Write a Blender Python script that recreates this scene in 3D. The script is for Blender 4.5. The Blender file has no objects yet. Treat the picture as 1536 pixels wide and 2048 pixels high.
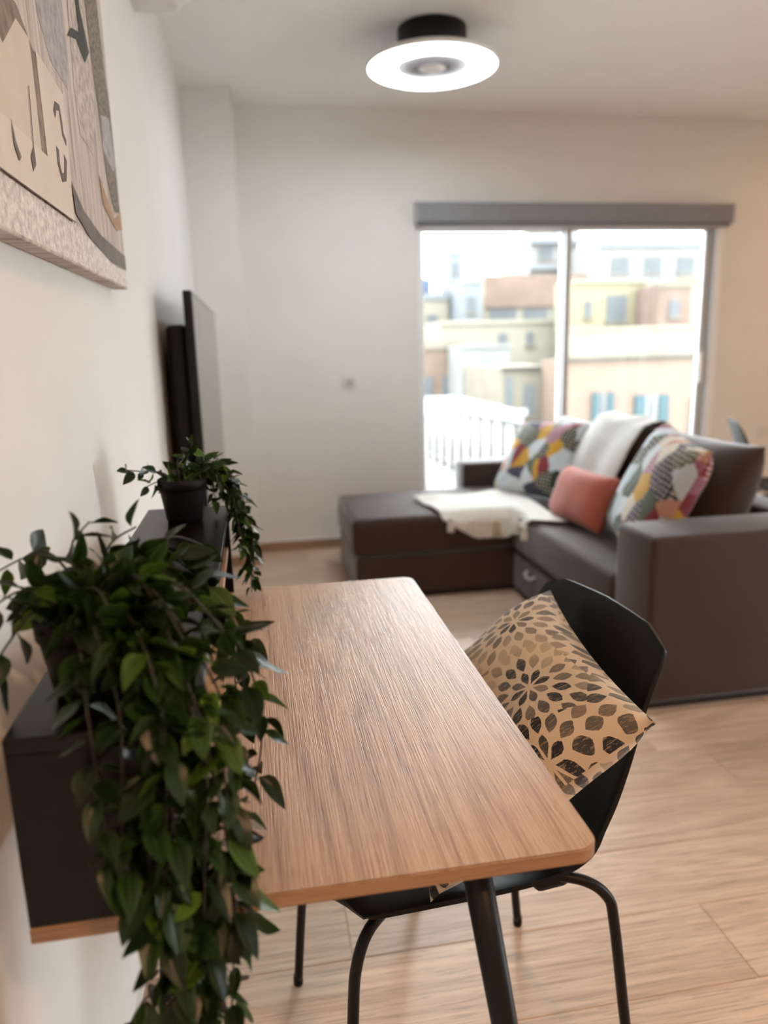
import bpy, bmesh, math, random
from mathutils import Vector, Matrix

S = bpy.context.scene
COL = S.collection
PI = math.pi
rnd = random.Random(7)

# ------------------------------------------------------------------ camera
camd = bpy.data.cameras.new('camera'); cam = bpy.data.objects.new('camera', camd); COL.objects.link(cam)
camd.sensor_fit = 'VERTICAL'; camd.sensor_height = 36.0; camd.sensor_width = 27.0
camd.lens = 1487.47 / 2048 * 36
RX = (0.9847806, -0.0617168, 0.16247525)
RY = (-0.1719765, -0.21088196, 0.96226446)
RZ = (-0.02512479, -0.97556129, -0.2182863)
cam.matrix_world = Matrix((
    (RX[0], -RX[1], -RX[2], 0.0),
    (RY[0], -RY[1], -RY[2], 0.0),
    (RZ[0], -RZ[1], -RZ[2], 1.22),
    (0, 0, 0, 1)))
camd.clip_start = 0.05; camd.clip_end = 300
camd.dof.use_dof = True; camd.dof.focus_distance = 0.97; camd.dof.aperture_fstop = 2.8
S.camera = cam

# ------------------------------------------------------------------ world, exposure
w = bpy.data.worlds.new('overcast_sky'); S.world = w; w.use_nodes = True
wn = w.node_tree.nodes; wl = w.node_tree.links
bg = wn['Background']; bg.inputs[0].default_value = (0.93, 0.975, 1.0, 1); bg.inputs[1].default_value = 8.6
S.view_settings.view_transform = 'Standard'; S.view_settings.look = 'None'
S.view_settings.gamma = 1.0; S.view_settings.use_curve_mapping = False
S.view_settings.exposure = 1.08

# ------------------------------------------------------------------ helpers
def link(o, parent=None):
    COL.objects.link(o)
    if parent is not None: o.parent = parent
    return o

def tag(o, label=None, cat=None, group=None, kind=None):
    if label: o['label'] = label
    if cat: o['category'] = cat
    if group: o['group'] = group
    if kind: o['kind'] = kind
    return o

def thing(name, label, cat, loc=(0, 0, 0), rotz=0.0, group=None):
    o = bpy.data.objects.new(name, None); COL.objects.link(o)
    o.empty_display_size = 0.05
    o.location = loc; o.rotation_euler = (0, 0, rotz)
    return tag(o, label, cat, group)

def finish(bm, name, mat, parent=None, world=True, smooth=False, mods=()):
    """bmesh -> one mesh object. world=True: vertices are world coordinates, so the part undoes its parent's place."""
    me = bpy.data.meshes.new(name)
    bmesh.ops.recalc_face_normals(bm, faces=bm.faces)
    if smooth:
        for f in bm.faces: f.smooth = True
    bm.to_mesh(me); bm.free()
    mats = mat if isinstance(mat, (list, tuple)) else [mat]
    for m in mats: me.materials.append(m)
    o = bpy.data.objects.new(name, me); COL.objects.link(o)
    if parent is not None:
        o.parent = parent
        if world:
            top = parent; M = Matrix.Identity(4)
            chain = []
            while top is not None: chain.append(top); top = top.parent
            for p in reversed(chain):
                M = M @ p.matrix_parent_inverse @ Matrix.LocRotScale(p.location, p.rotation_euler, p.scale)
            o.matrix_parent_inverse = M.inverted()
    return o

def bm_box(bm, lo, hi, bevel=0.0, seg=2):
    r = bmesh.ops.create_cube(bm, size=1.0)
    vs = r['verts']
    for v in vs:
        v.co = Vector([lo[i] + (v.co[i] + .5) * (hi[i] - lo[i]) for i in range(3)])
    if bevel > 0:
        es = list({e for v in vs for e in v.link_edges})
        bmesh.ops.bevel(bm, geom=es, offset=bevel, segments=seg, affect='EDGES', profile=0.5)

def box(name, lo, hi, mat, parent=None, bevel=0.0, seg=2, world=True, smooth=False):
    bm = bmesh.new(); bm_box(bm, lo, hi, bevel, seg)
    return finish(bm, name, mat, parent, world, smooth)

def bm_tube(bm, pts, radii, n=12, cap=True):
    pts = [Vector(p) for p in pts]
    if not isinstance(radii, (list, tuple)): radii = [radii] * len(pts)
    rings = []
    up = Vector((0.123, 0.0456, 0.99))
    for i, p in enumerate(pts):
        a = pts[max(0, i - 1)]; b = pts[min(len(pts) - 1, i + 1)]
        d = (b - a).normalized()
        s = d.cross(up)
        if s.length < 1e-3: s = d.cross(Vector((1, 0, 0)))
        s.normalize(); t = s.cross(d)
        up = t if i else t
        rings.append([bm.verts.new(p + (s * math.cos(2 * PI * k / n) + t * math.sin(2 * PI * k / n)) * radii[i]) for k in range(n)])
    for i in range(len(rings) - 1):
        for k in range(n):
            f = bm.faces.new((rings[i][k], rings[i][(k + 1) % n], rings[i + 1][(k + 1) % n], rings[i + 1][k])); f.smooth = True
    if cap:
        bm.faces.new(rings[0][::-1]); bm.faces.new(rings[-1])

def tube(name, pts, radii, mat, parent=None, n=12, world=True):
    bm = bmesh.new(); bm_tube(bm, pts, radii, n)
    return finish(bm, name, mat, parent, world)

def bm_lathe(bm, prof, c, n=40):
    rings = []
    for r, z in prof:
        if r < 1e-5: rings.append([bm.verts.new((c[0], c[1], c[2] + z))])
        else: rings.append([bm.verts.new((c[0] + r * math.cos(2 * PI * k / n), c[1] + r * math.sin(2 * PI * k / n), c[2] + z)) for k in range(n)])
    for a, b in zip(rings[:-1], rings[1:]):
        for k in range(n):
            q = [a[k % len(a)], a[(k + 1) % len(a)], b[(k + 1) % len(b)], b[k % len(b)]]
            u = []
            for v in q:
                if v not in u: u.append(v)
            if len(u) > 2:
                f = bm.faces.new(u); f.smooth = True

def lathe(name, prof, c, mat, parent=None, n=40, world=True):
    bm = bmesh.new(); bm_lathe(bm, prof, c, n)
    o = finish(bm, name, mat, parent, world)
    return o

def smooth_path(pts, sub=6):
    """Catmull-Rom through pts"""
    P = [Vector(p) for p in pts]; out = []
    for i in range(len(P) - 1):
        p0 = P[max(0, i - 1)]; p1 = P[i]; p2 = P[i + 1]; p3 = P[min(len(P) - 1, i + 2)]
        for k in range(sub):
            t = k / sub
            out.append(0.5 * ((2 * p1) + (-p0 + p2) * t + (2 * p0 - 5 * p1 + 4 * p2 - p3) * t * t + (-p0 + 3 * p1 - 3 * p2 + p3) * t ** 3))
    out.append(P[-1]); return out

# ------------------------------------------------------------------ materials
class NT:
    def __init__(s, name):
        s.m = bpy.data.materials.new(name); s.m.use_nodes = True
        s.t = s.m.node_tree; s.n = s.t.nodes; s.p = s.n['Principled BSDF']; s.out = s.n['Material Output']
    def node(s, typ, **kw):
        n = s.n.new(typ)
        for k, v in kw.items():
            if k == 'inp':
                for a, b in v.items(): n.inputs[a].default_value = b
            else: setattr(n, k, v)
        return n
    def l(s, a, b): s.t.links.new(a, b)
    def math(s, op, a, b=None, c=None):
        n = s.node('ShaderNodeMath', operation=op)
        for i, v in enumerate((a, b, c)):
            if v is None: continue
            if isinstance(v, (int, float)): n.inputs[i].default_value = v
            else: s.l(v, n.inputs[i])
        return n.outputs[0]
    def ramp(s, fac, stops, interp='LINEAR'):
        n = s.node('ShaderNodeValToRGB'); cr = n.color_ramp; cr.interpolation = interp
        while len(cr.elements) < len(stops): cr.elements.new(0.5)
        for e, (p, c) in zip(cr.elements, stops): e.position = p; e.color = (*c, 1)
        if fac is not None: s.l(fac, n.inputs[0])
        return n.outputs[0]
    def mix(s, fac, a, b, blend='MIX'):
        n = s.node('ShaderNodeMix', data_type='RGBA', blend_type=blend)
        for sock, v in ((0, fac), (6, a), (7, b)):
            if isinstance(v, (int, float)): n.inputs[sock].default_value = v
            elif isinstance(v, tuple): n.inputs[sock].default_value = (*v, 1)
            else: s.l(v, n.inputs[sock])
        return n.outputs[2]
    def coords(s, kind='Object', scale=(1, 1, 1), loc=(0, 0, 0), rot=(0, 0, 0)):
        tc = s.node('ShaderNodeTexCoord'); mp = s.node('ShaderNodeMapping')
        mp.inputs['Scale'].default_value = scale; mp.inputs['Location'].default_value = loc; mp.inputs['Rotation'].default_value = rot
        s.l(tc.outputs[kind], mp.inputs[0]); return mp.outputs[0]
    def noise(s, vec, scale, detail=4, rough=.55, dist=0.0):
        n = s.node('ShaderNodeTexNoise', inp={'Scale': scale, 'Detail': detail, 'Roughness': rough, 'Distortion': dist})
        if vec is not None: s.l(vec, n.inputs['Vector'])
        return n.outputs[0]
    def bump(s, h, strength=.2, dist=.001):
        n = s.node('ShaderNodeBump', inp={'Strength': strength, 'Distance': dist}); s.l(h, n.inputs['Height'])
        s.l(n.outputs[0], s.p.inputs['Normal']); return n
    def set(s, **kw):
        for k, v in kw.items():
            k = k.replace('_', ' ')
            s.p.inputs[k].default_value = (*v, 1) if isinstance(v, tuple) and len(v) == 3 else v

def plain(name, col, rough=.5, var=.08, vscale=12, bump=0.0, bscale=300, metal=0.0, spec=.5, sheen=0.0, coat=0.0):
    t = NT(name); v = t.coords('Object')
    nz = t.noise(v, vscale, 3)
    a = tuple(c * (1 - var) for c in col); b = tuple(min(1, c * (1 + var)) for c in col)
    t.l(t.ramp(nz, [(.3, a), (.7, b)]), t.p.inputs['Base Color'])
    t.set(Roughness=rough, Metallic=metal); t.p.inputs['Specular IOR Level'].default_value = spec
    if sheen: t.p.inputs['Sheen Weight'].default_value = sheen; t.p.inputs['Sheen Roughness'].default_value = .4
    if coat: t.p.inputs['Coat Weight'].default_value = coat; t.p.inputs['Coat Roughness'].default_value = .15
    if bump: t.bump(t.noise(v, bscale, 3), bump, .001)
    return t.m

def wood(name, axis, dark, mid, light, fine=180, rough=.35, bump=.25, var_by_object=False, spec=.5, coat=0.0, fig=1.0, long=3.0):
    """oak-like grain running along axis (0=x, 1=y)"""
    t = NT(name)
    sc = [1, 1, 1]
    tc = t.node('ShaderNodeTexCoord'); vec = tc.outputs['Object']
    if var_by_object:
        oi = t.node('ShaderNodeObjectInfo')
        add = t.node('ShaderNodeVectorMath', operation='MULTIPLY_ADD'); cmb = t.node('ShaderNodeCombineXYZ')
        for i, k in enumerate((37.0, 53.0, 11.0)): t.l(t.math('MULTIPLY', oi.outputs['Random'], k), cmb.inputs[i])
        add2 = t.node('ShaderNodeVectorMath', operation='ADD'); t.l(vec, add2.inputs[0]); t.l(cmb.outputs[0], add2.inputs[1]); vec = add2.outputs[0]
    def mapped(s_long, s_cross):
        mp = t.node('ShaderNodeMapping'); s3 = [s_cross] * 3; s3[axis] = s_long; mp.inputs['Scale'].default_value = s3
        t.l(vec, mp.inputs[0]); return mp.outputs[0]
    # cathedral figure: contour lines of a stretched noise field
    big = t.noise(mapped(.45, 6.0), 1.0, 2, .5, .1)
    rings = t.math('FRACT', t.math('MULTIPLY', big, 14.0 * fig))
    tri = t.math('ABSOLUTE', t.math('SUBTRACT', rings, .5))
    streak = t.noise(mapped(long, fine * 1.25), 1.0, 4, .6, .25)
    pore = t.noise(mapped(long * 3, fine * 2.6), 1.0, 2, .5)
    tone = t.noise(mapped(.7, 2.2), 1.0, 2)
    f = t.math('ADD', t.math('MULTIPLY', streak, .55), t.math('MULTIPLY', tri, .32))
    f = t.math('ADD', f, t.math('MULTIPLY', tone, .35))
    c = t.ramp(f, [(.30, dark), (.52, mid), (.75, light)])
    c = t.mix(t.math('MULTIPLY', t.math('GREATER_THAN', pore, .60), .35), c, tuple(x * .45 for x in dark))
    if var_by_object:
        hsv = t.node('ShaderNodeHueSaturation'); t.l(c, hsv.inputs['Color'])
        t.l(t.math('MULTIPLY_ADD', oi.outputs['Random'], .22, .89), hsv.inputs['Value']); c = hsv.outputs[0]
    t.l(c, t.p.inputs['Base Color'])
    t.l(t.math('MULTIPLY_ADD', streak, .18, rough - .09), t.p.inputs['Roughness'])
    t.p.inputs['Specular IOR Level'].default_value = spec
    if coat: t.p.inputs['Coat Weight'].default_value = coat; t.p.inputs['Coat Roughness'].default_value = .3
    h = t.math('ADD', t.math('MULTIPLY', pore, -.6), t.math('MULTIPLY', streak, .8))
    t.bump(h, bump, .0016)
    return t.m

M = {}
M['wall'] = plain('warm_white_plaster', (.775, .76, .735), .85, .02, 3, .06, 250, spec=.2)
M['ceiling'] = plain('ceiling_paint', (.92, .915, .90), .9, .015, 3, spec=.2)
M['oak'] = wood('oak_laminate', 1, (.30, .165, .088), (.52, .325, .19), (.66, .455, .295), 340, .30, .6, spec=.6, long=7.0)
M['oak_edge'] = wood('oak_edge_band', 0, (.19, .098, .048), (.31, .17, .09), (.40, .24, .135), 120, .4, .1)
M['tile'] = wood('oak_look_tile', 0, (.43, .295, .205), (.62, .46, .345), (.77, .61, .475), 95, .34, .12, True, spec=.5, long=3.0)
M['grout'] = plain('tile_grout', (.60, .47, .36), .8)
M['skirting'] = wood('skirting_tile', 1, (.30, .18, .11), (.42, .28, .18), (.52, .37, .26), 60, .4, .05)
M['skirting_x'] = wood('skirting_tile_back', 0, (.24, .14, .08), (.34, .21, .13), (.44, .3, .2), 60, .4, .05)
M['caulk'] = plain('white_caulk', (.8, .78, .74), .6)
M['graphite'] = plain('graphite_laminate', (.0045, .0032, .0025), .28, .12, 40, .05, 500, spec=.2)
M['graphite_side'] = M['graphite']
M['maple'] = plain('pale_maple', (.62, .47, .34), .5, .06, 20)
M['black_metal'] = plain('black_powder_coat', (.005, .0045, .0045), .42, .1, 60, .05, 700, spec=.25)
M['black_plastic'] = plain('black_polypropylene', (.0032, .0034, .0038), .42, .1, 60, .16, 900, spec=.22)
M['clear'] = plain('clear_glide', (.55, .55, .55), .2)
M['pot'] = plain('black_plastic_pot', (.005, .0055, .007), .5, .1, 60, .05, 400, spec=.2)
M['soil'] = plain('dark_soil', (.02, .014, .009), .95, .5, 150, .8, 200)
M['white_plastic'] = plain('white_plastic', (.72, .70, .67), .35, .02)
M['frame'] = plain('white_aluminium', (.84, .86, .88), .35, .02)
M['frame_grey'] = plain('grey_aluminium', (.48, .485, .50), .35, .03)
M['grille'] = plain('silver_grille', (.68, .71, .78), .45, .05)
M['blind'] = plain('grey_blind_fabric', (.27, .28, .30), .8, .06, 30, .1, 600, spec=.2)
M['tv_black'] = plain('tv_black_plastic', (.004, .004, .0045), .4, .05, spec=.25)
M['dark_gap'] = plain('dark_louvre', (.03, .025, .02), .7)

t = NT('tv_screen_glass'); t.set(Base_Color=(.012, .012, .013), Roughness=.1); t.p.inputs['Specular IOR Level'].default_value = .9
t.l(t.math('MULTIPLY_ADD', t.noise(t.coords('Object'), 4, 1),   .03, .08), t.p.inputs['Roughness']); M['screen'] = t.m

t = NT('sofa_fabric'); v = t.coords('Object')
wv = t.noise(v, 420, 2, .6); bl = t.noise(v, 5, 3)
c = t.ramp(wv, [(.3, (.036, .020, .0145)), (.7, (.064, .039, .029))])
c = t.mix(t.math('MULTIPLY', bl, .25), c, (.05, .030, .022)); t.l(c, t.p.inputs['Base Color'])
t.set(Roughness=.75); t.p.inputs['Sheen Weight'].default_value = .7; t.p.inputs['Sheen Roughness'].default_value = .35
t.p.inputs['Sheen Tint'].default_value = (.85, .84, .88, 1); t.p.inputs['Specular IOR Level'].default_value = .3
t.bump(wv, .35, .001); M['sofa'] = t.m
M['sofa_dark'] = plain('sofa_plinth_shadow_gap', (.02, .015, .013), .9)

M['coral'] = plain('coral_cotton', (.40, .115, .085), .85, .15, 160, .4, 500, spec=.2, sheen=.3)
M['throw'] = plain('cream_knit_throw', (.72, .71, .66), .95, .06, 60, .8, 160, spec=.1, sheen=.3)
M['tassel'] = plain('oatmeal_tassel_yarn', (.52, .42, .30), .95, .2, 120, .6, 300, spec=.1)

def glass(name, tint=(.97, .99, .99), refl=.06):
    m = bpy.data.materials.new(name); m.use_nodes = True; n = m.node_tree.nodes; l = m.node_tree.links
    n.remove(n['Principled BSDF'])
    tr = n.new('ShaderNodeBsdfTransparent'); tr.inputs[0].default_value = (*tint, 1)
    gl = n.new('ShaderNodeBsdfGlossy'); gl.inputs['Roughness'].default_value = .01
    fr = n.new('ShaderNodeFresnel'); fr.inputs[0].default_value = 1.35
    mx = n.new('ShaderNodeMixShader'); l.new(fr.outputs[0], mx.inputs[0]); l.new(tr.outputs[0], mx.inputs[1]); l.new(gl.outputs[0], mx.inputs[2])
    l.new(mx.outputs[0], n['Material Output'].inputs[0]); return m
M['glass'] = glass('window_glass')

def emit(name, col, strength):
    t = NT(name); t.set(Base_Color=(.8, .8, .8), Roughness=.5)
    t.p.inputs['Emission Color'].default_value = (*col, 1); t.p.inputs['Emission Strength'].default_value = strength
    return t.m
M['led'] = emit('led_opal_ring', (.96, .98, 1.0), 3.0)
M['led_warm'] = emit('downlight_lens_warm', (1.0, .72, .45), 12.0)

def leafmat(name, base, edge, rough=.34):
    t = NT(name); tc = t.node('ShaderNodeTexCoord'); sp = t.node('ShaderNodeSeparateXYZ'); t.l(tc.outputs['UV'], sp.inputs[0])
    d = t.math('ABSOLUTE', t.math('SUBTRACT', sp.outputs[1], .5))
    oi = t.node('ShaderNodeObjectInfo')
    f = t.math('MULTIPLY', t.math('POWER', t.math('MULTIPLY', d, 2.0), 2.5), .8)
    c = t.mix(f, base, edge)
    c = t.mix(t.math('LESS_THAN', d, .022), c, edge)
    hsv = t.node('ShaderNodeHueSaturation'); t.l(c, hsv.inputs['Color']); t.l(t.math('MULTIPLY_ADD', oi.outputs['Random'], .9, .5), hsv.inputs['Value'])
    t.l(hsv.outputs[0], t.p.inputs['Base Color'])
    t.set(Roughness=rough); t.p.inputs['Specular IOR Level'].default_value = .24
    # a little light passes through the thin leaf
    tl = t.node('ShaderNodeBsdfTranslucent'); t.l(hsv.outputs[0], tl.inputs[0])
    mx = t.node('ShaderNodeMixShader', inp={0: .12}); t.l(t.p.outputs[0], mx.inputs[1]); t.l(tl.outputs[0], mx.inputs[2]); t.l(mx.outputs[0], t.out.inputs[0])
    return t.m
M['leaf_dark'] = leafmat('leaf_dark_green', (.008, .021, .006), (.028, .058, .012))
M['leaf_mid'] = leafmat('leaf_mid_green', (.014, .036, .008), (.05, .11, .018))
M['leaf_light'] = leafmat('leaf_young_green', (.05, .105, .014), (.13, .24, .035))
M['stem'] = plain('vine_stem', (.02, .022, .014), .6, .2, 60)

# printed petal cloth for the chair cushion (flat print, in cloth coordinates)
def petal_cloth():
    t = NT('petal_print_linen'); tc = t.node('ShaderNodeTexCoord'); uv = tc.outputs['UV']
    mp = t.node('ShaderNodeMapping'); mp.inputs['Scale'].default_value = (2.7, 2.7, 1); mp.inputs['Location'].default_value = (.35, .15, 0); t.l(uv, mp.inputs[0]); p = mp.outputs[0]
    vo = t.node('ShaderNodeTexVoronoi', voronoi_dimensions='2D', feature='F1', inp={'Scale': 1.0, 'Randomness': .55}); t.l(p, vo.inputs['Vector'])
    sub = t.node('ShaderNodeVectorMath', operation='SUBTRACT'); t.l(p, sub.inputs[0]); t.l(vo.outputs['Position'], sub.inputs[1])
    sp = t.node('ShaderNodeSeparateXYZ'); t.l(sub.outputs[0], sp.inputs[0])
    sc = t.node('ShaderNodeSeparateColor'); t.l(vo.outputs['Color'], sc.inputs[0])
    r = t.math('SQRT', t.math('ADD', t.math('MULTIPLY', sp.outputs[0], sp.outputs[0]), t.math('MULTIPLY', sp.outputs[1], sp.outputs[1])))
    th = t.math('ARCTAN2', sp.outputs[1], sp.outputs[0])
    ringw = .215
    rr = t.math('DIVIDE', t.math('SUBTRACT', r, .03), ringw)
    ring = t.math('FLOOR', rr); fr = t.math('FRACT', rr)
    N = t.math('ADD', 8.0, t.math('MULTIPLY', ring, 7.0))
    a = t.math('ADD', t.math('MULTIPLY', t.math('DIVIDE', th, 2 * PI), N), t.math('ADD', t.math('MULTIPLY', ring, .5), t.math('MULTIPLY', sc.outputs[0], 1.0)))
    sec = t.math('FLOOR', a); fa = t.math('FRACT', a)
    # lens-shaped petal: |fa-.5| < k*(1-(2fr-1)^2)
    u = t.math('SUBTRACT', t.math('MULTIPLY', fr, 2.1), 1.05)
    lens = t.math('MULTIPLY', t.math('SUBTRACT', 1.0, t.math('MULTIPLY', u, u)), .40)
    wob = t.math('MULTIPLY', t.math('SUBTRACT', t.noise(p, 30, 2), .5), .10)
    inside = t.math('GREATER_THAN', t.math('ADD', t.math('SUBTRACT', lens, t.math('ABSOLUTE', t.math('SUBTRACT', fa, .5))), wob), 0.02)
    inside = t.math('MULTIPLY', inside, t.math('GREATER_THAN', r, .035))
    cmb = t.node('ShaderNodeCombineXYZ'); t.l(t.math('ADD', sec, t.math('MULTIPLY', sc.outputs[1], 91.0)), cmb.inputs[0]); t.l(ring, cmb.inputs[1]); t.l(t.math('MULTIPLY', sc.outputs[2], 57.0), cmb.inputs[2])
    wnz = t.node('ShaderNodeTexWhiteNoise', noise_dimensions='3D'); t.l(cmb.outputs[0], wnz.inputs['Vector'])
    tone = t.math('ADD', t.math('MULTIPLY', wnz.outputs['Value'], .75), t.math('MULTIPLY', t.math('SUBTRACT', ring, .3), .16))
    tone = t.math('ADD', tone, t.math('MULTIPLY', t.math('SUBTRACT', t.noise(p, .9, 1), .5), 1.3))
    pc = t.ramp(tone, [(0.0, (.014, .016, .020)), (.22, (.026, .028, .032)), (.42, (.09, .080, .070)), (.68, (.22, .175, .125)), (.95, (.44, .34, .23))])
    # scratchy block-print lines
    mp2 = t.node('ShaderNodeMapping'); mp2.inputs['Scale'].default_value = (22, 190, 1); mp2.inputs['Rotation'].default_value = (0, 0, .9); t.l(uv, mp2.inputs[0])
    scr = t.math('GREATER_THAN', t.noise(mp2.outputs[0], 1.0, 3, .7), .56)
    lin = t.noise(uv, 260, 2)
    ground = t.ramp(t.noise(uv, 2.2, 3), [(.3, (.54, .42, .29)), (.7, (.63, .505, .365))])
    pc = t.mix(t.math('MULTIPLY', scr, .55), pc, (.36, .26, .17))
    c = t.mix(inside, ground, pc)
    t.l(c, t.p.inputs['Base Color']); t.set(Roughness=.85); t.p.inputs['Specular IOR Level'].default_value = .2
    t.p.inputs['Sheen Weight'].default_value = .2
    t.bump(lin, .25, .0008); return t.m
M['petal'] = petal_cloth()

def patch_cloth(name, seed):
    t = NT(name); tc = t.node('ShaderNodeTexCoord'); uv = tc.outputs['UV']
    mp = t.node('ShaderNodeMapping'); mp.inputs['Scale'].default_value = (7.2, 5.4, 1); mp.inputs['Location'].default_value = (seed * 3.7, seed * 1.9, 0); mp.inputs['Rotation'].default_value = (0, 0, .5); t.l(uv, mp.inputs[0])
    dn = t.node('ShaderNodeTexNoise', inp={'Scale': 2.0, 'Detail': 1.0}); t.l(mp.outputs[0], dn.inputs['Vector'])
    ad = t.node('ShaderNodeVectorMath', operation='MULTIPLY_ADD'); ad.inputs[1].default_value = (.35, .35, 0); t.l(dn.outputs['Color'], ad.inputs[0]); t.l(mp.outputs[0], ad.inputs[2])
    vo = t.node('ShaderNodeTexVoronoi', voronoi_dimensions='2D', inp={'Scale': 1.0, 'Randomness': 1.0}); t.l(ad.outputs[0], vo.inputs['Vector'])
    sc = t.node('ShaderNodeSeparateColor'); t.l(vo.outputs['Color'], sc.inputs[0])
    pal = [(.42, .52, .58), (.50, .27, .03), (.30, .12, .18), (.56, .50, .40), (.03, .045, .03), (.20, .03, .04), (.05, .05, .08), (.45, .24, .17), (.50, .55, .60), (.10, .12, .09)]
    c = t.ramp(sc.outputs[0], [(i / len(pal), q) for i, q in enumerate(pal)], 'CONSTANT')
    dots = t.node('ShaderNodeTexVoronoi', voronoi_dimensions='2D', inp={'Scale': 26.0, 'Randomness': .2}); t.l(uv, dots.inputs['Vector'])
    dm = t.math('MULTIPLY', t.math('LESS_THAN', dots.outputs['Distance'], .28), t.math('GREATER_THAN', sc.outputs[1], .55))
    c = t.mix(t.math('MULTIPLY', dm, .7), c, (.62, .55, .48))
    t.l(c, t.p.inputs['Base Color']); t.set(Roughness=.85); t.p.inputs['Specular IOR Level'].default_value = .2; t.p.inputs['Sheen Weight'].default_value = .2
    t.bump(t.noise(uv, 300, 2), .2, .0008); return t.m
M['patch_a'] = patch_cloth('patchwork_print_a', 1.0)
M['patch_b'] = patch_cloth('patchwork_print_b', 2.3)

# ------------------------------------------------------------------ room
WX, BY, CZ = -0.277, 4.477, 2.5175       # left wall, back wall, ceiling
RXW, RYW = 4.7, -3.4                       # right wall, rear wall
WL, WR, WT = 0.99, 2.955, 2.01             # glazed door opening in the back wall

floor = box('floor', (WX - .1, RYW - .1, -.12), (RXW + .1, BY + .25, -.0022), M['grout']); tag(floor, 'floor of oak look tiles laid across the room', 'floor', kind='structure')
TL, TW, G = 1.2, .2, .0020
bm = bmesh.new(); bm_box(bm, (0, 0, -.008), (TL - G, TW - G, 0), .0012, 1)
pl_me = bpy.data.meshes.new('plank'); bm.to_mesh(pl_me); bm.free(); pl_me.materials.append(M['tile'])
row_joint = {8: 1.28, 7: .68, 6: .129, 5: .90, 4: .35}
y0 = 1.68 - 26 * TW
for j in range(0, 41):
    y = y0 + j * TW
    rel = j - 18                                  # rel 8 -> row 1.68..1.88
    jx = row_joint.get(rel, (.31 * rel * 1.7) % 1.2)
    x = jx - 2 * TL
    while x < RXW:
        a = max(x, WX); b = min(x + TL, RXW); ya = max(y, RYW); yb = min(y + TW, BY)
        if b - a > .03 and yb - ya > .02:
            o = bpy.data.objects.new('plank', pl_me); COL.objects.link(o); o.parent = floor
            if b - a < TL - 1e-6 or yb - ya < TW - 1e-6:
                bm = bmesh.new(); bm_box(bm, (0, 0, -.008), (b - a - G, yb - ya - G, 0), .0012, 1)
                me = bpy.data.meshes.new('plank'); bm.to_mesh(me); bm.free(); me.materials.append(M['tile']); o.data = me
            o.location = (a, ya, 0)
        x += TL

def struct(o, label, cat): return tag(o, label, cat, kind='structure')
struct(box('ceiling', (WX - .1, RYW - .1, CZ), (RXW + .1, BY + .25, CZ + .12), M['ceiling']), 'plain pale ceiling over the whole room', 'ceiling')
struct(box('wall_left', (WX - .1, RYW, -.01), (WX, BY, CZ), M['wall']), 'cream plaster wall behind the desk', 'wall')
SY_A, SY_B, SZ_T = -.15, .85, 2.1          # opening for an unseen side door, added to light the room
bm = bmesh.new()
bm_box(bm, (RXW, RYW, -.01), (RXW + .1, SY_A, CZ)); bm_box(bm, (RXW, SY_B, -.01), (RXW + .1, BY, CZ)); bm_box(bm, (RXW, SY_A, SZ_T), (RXW + .1, SY_B, CZ))
struct(finish(bm, 'wall_right', M['wall']), 'cream plaster wall on the far right side', 'wall')
struct(box('wall_rear', (WX - .1, RYW - .1, -.01), (RXW + .1, RYW, CZ), M['wall']), 'cream plaster wall behind the viewer', 'wall')
bm = bmesh.new()
bm_box(bm, (WX - .1, BY, -.01), (WL, BY + .22, CZ)); bm_box(bm, (WR, BY, -.01), (RXW + .1, BY + .22, CZ)); bm_box(bm, (WL, BY, WT), (WR, BY + .22, CZ))
bm_box(bm, (WX, 4.211, -.01), (-.024, BY, CZ))
struct(finish(bm, 'wall_back', M['wall']), 'cream plaster wall with glazed door and corner pilaster', 'wall')
def skirting(name, lo, hi, mat, label):
    o = struct(box(name, lo, hi, mat, bevel=.002, seg=1), label, 'baseboard')
    return o
b = skirting('baseboard_left', (WX, RYW, 0), (WX + .010, 4.211, .07), M['skirting'], 'wood look skirting along the desk wall')
box('caulk_line', (WX, RYW, .0695), (WX + .0095, 4.211, .0745), M['caulk'], b)
b = skirting('baseboard_back', (-.024, BY - .010, 0), (WL - .02, BY, .06), M['skirting_x'], 'wood look skirting between pilaster and glazed door')
box('caulk_line', (-.024, BY - .0095, .0595), (WL - .02, BY, .066), M['caulk'], b)
skirting('baseboard_pilaster', (WX + .011, 4.201, 0), (-.014, 4.211, .06), M['skirting_x'], 'short wood look skirting at the foot of the pilaster')
skirting('baseboard_right', (WR + .02, BY - .010, 0), (RXW, BY, .06), M['skirting_x'], 'wood look skirting right of the glazed door')

# glazed sliding door
win = tag(bpy.data.objects.new('window_1', None), 'white framed sliding glass door in the back wall', 'window', kind='structure'); COL.objects.link(win); win.location = (1.97, BY, 0)
FY0, FY1 = BY + .012, BY + .12
for nm, lo, hi in (('jamb', (WL, FY0 - .02, .0), (WL + .035, FY1, 1.93)), ('jamb', (WR - .05, FY0 - .02, .0), (WR, FY1, 1.93)),
                   ('head', (WL, FY0, 1.885), (WR, FY1, 2.0)), ('threshold', (WL, FY0, .0), (WR, FY1, .05))):
    box(nm, lo, hi, M['frame'], win, .004)
def leaf(x0, x1, y, grey_left, grey_right, wl_, wr_):
    for nm, lo, hi, m in (('stile', (x0, y, .05), (x0 + wl_, y + .035, 1.89), grey_left), ('stile', (x1 - wr_, y, .05), (x1, y + .035, 1.89), grey_right),
                          ('rail', (x0 + wl_, y, .05), (x1 - wr_, y + .035, .13), M['frame']), ('rail', (x0 + wl_, y, 1.87), (x1 - wr_, y + .035, 1.89), M['frame'])):
        box(nm, lo, hi, m, win, .003)
    return box('pane', (x0 + wl_, y + .014, .13), (x1 - wr_, y + .020, 1.87), M['glass'], win)
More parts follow.
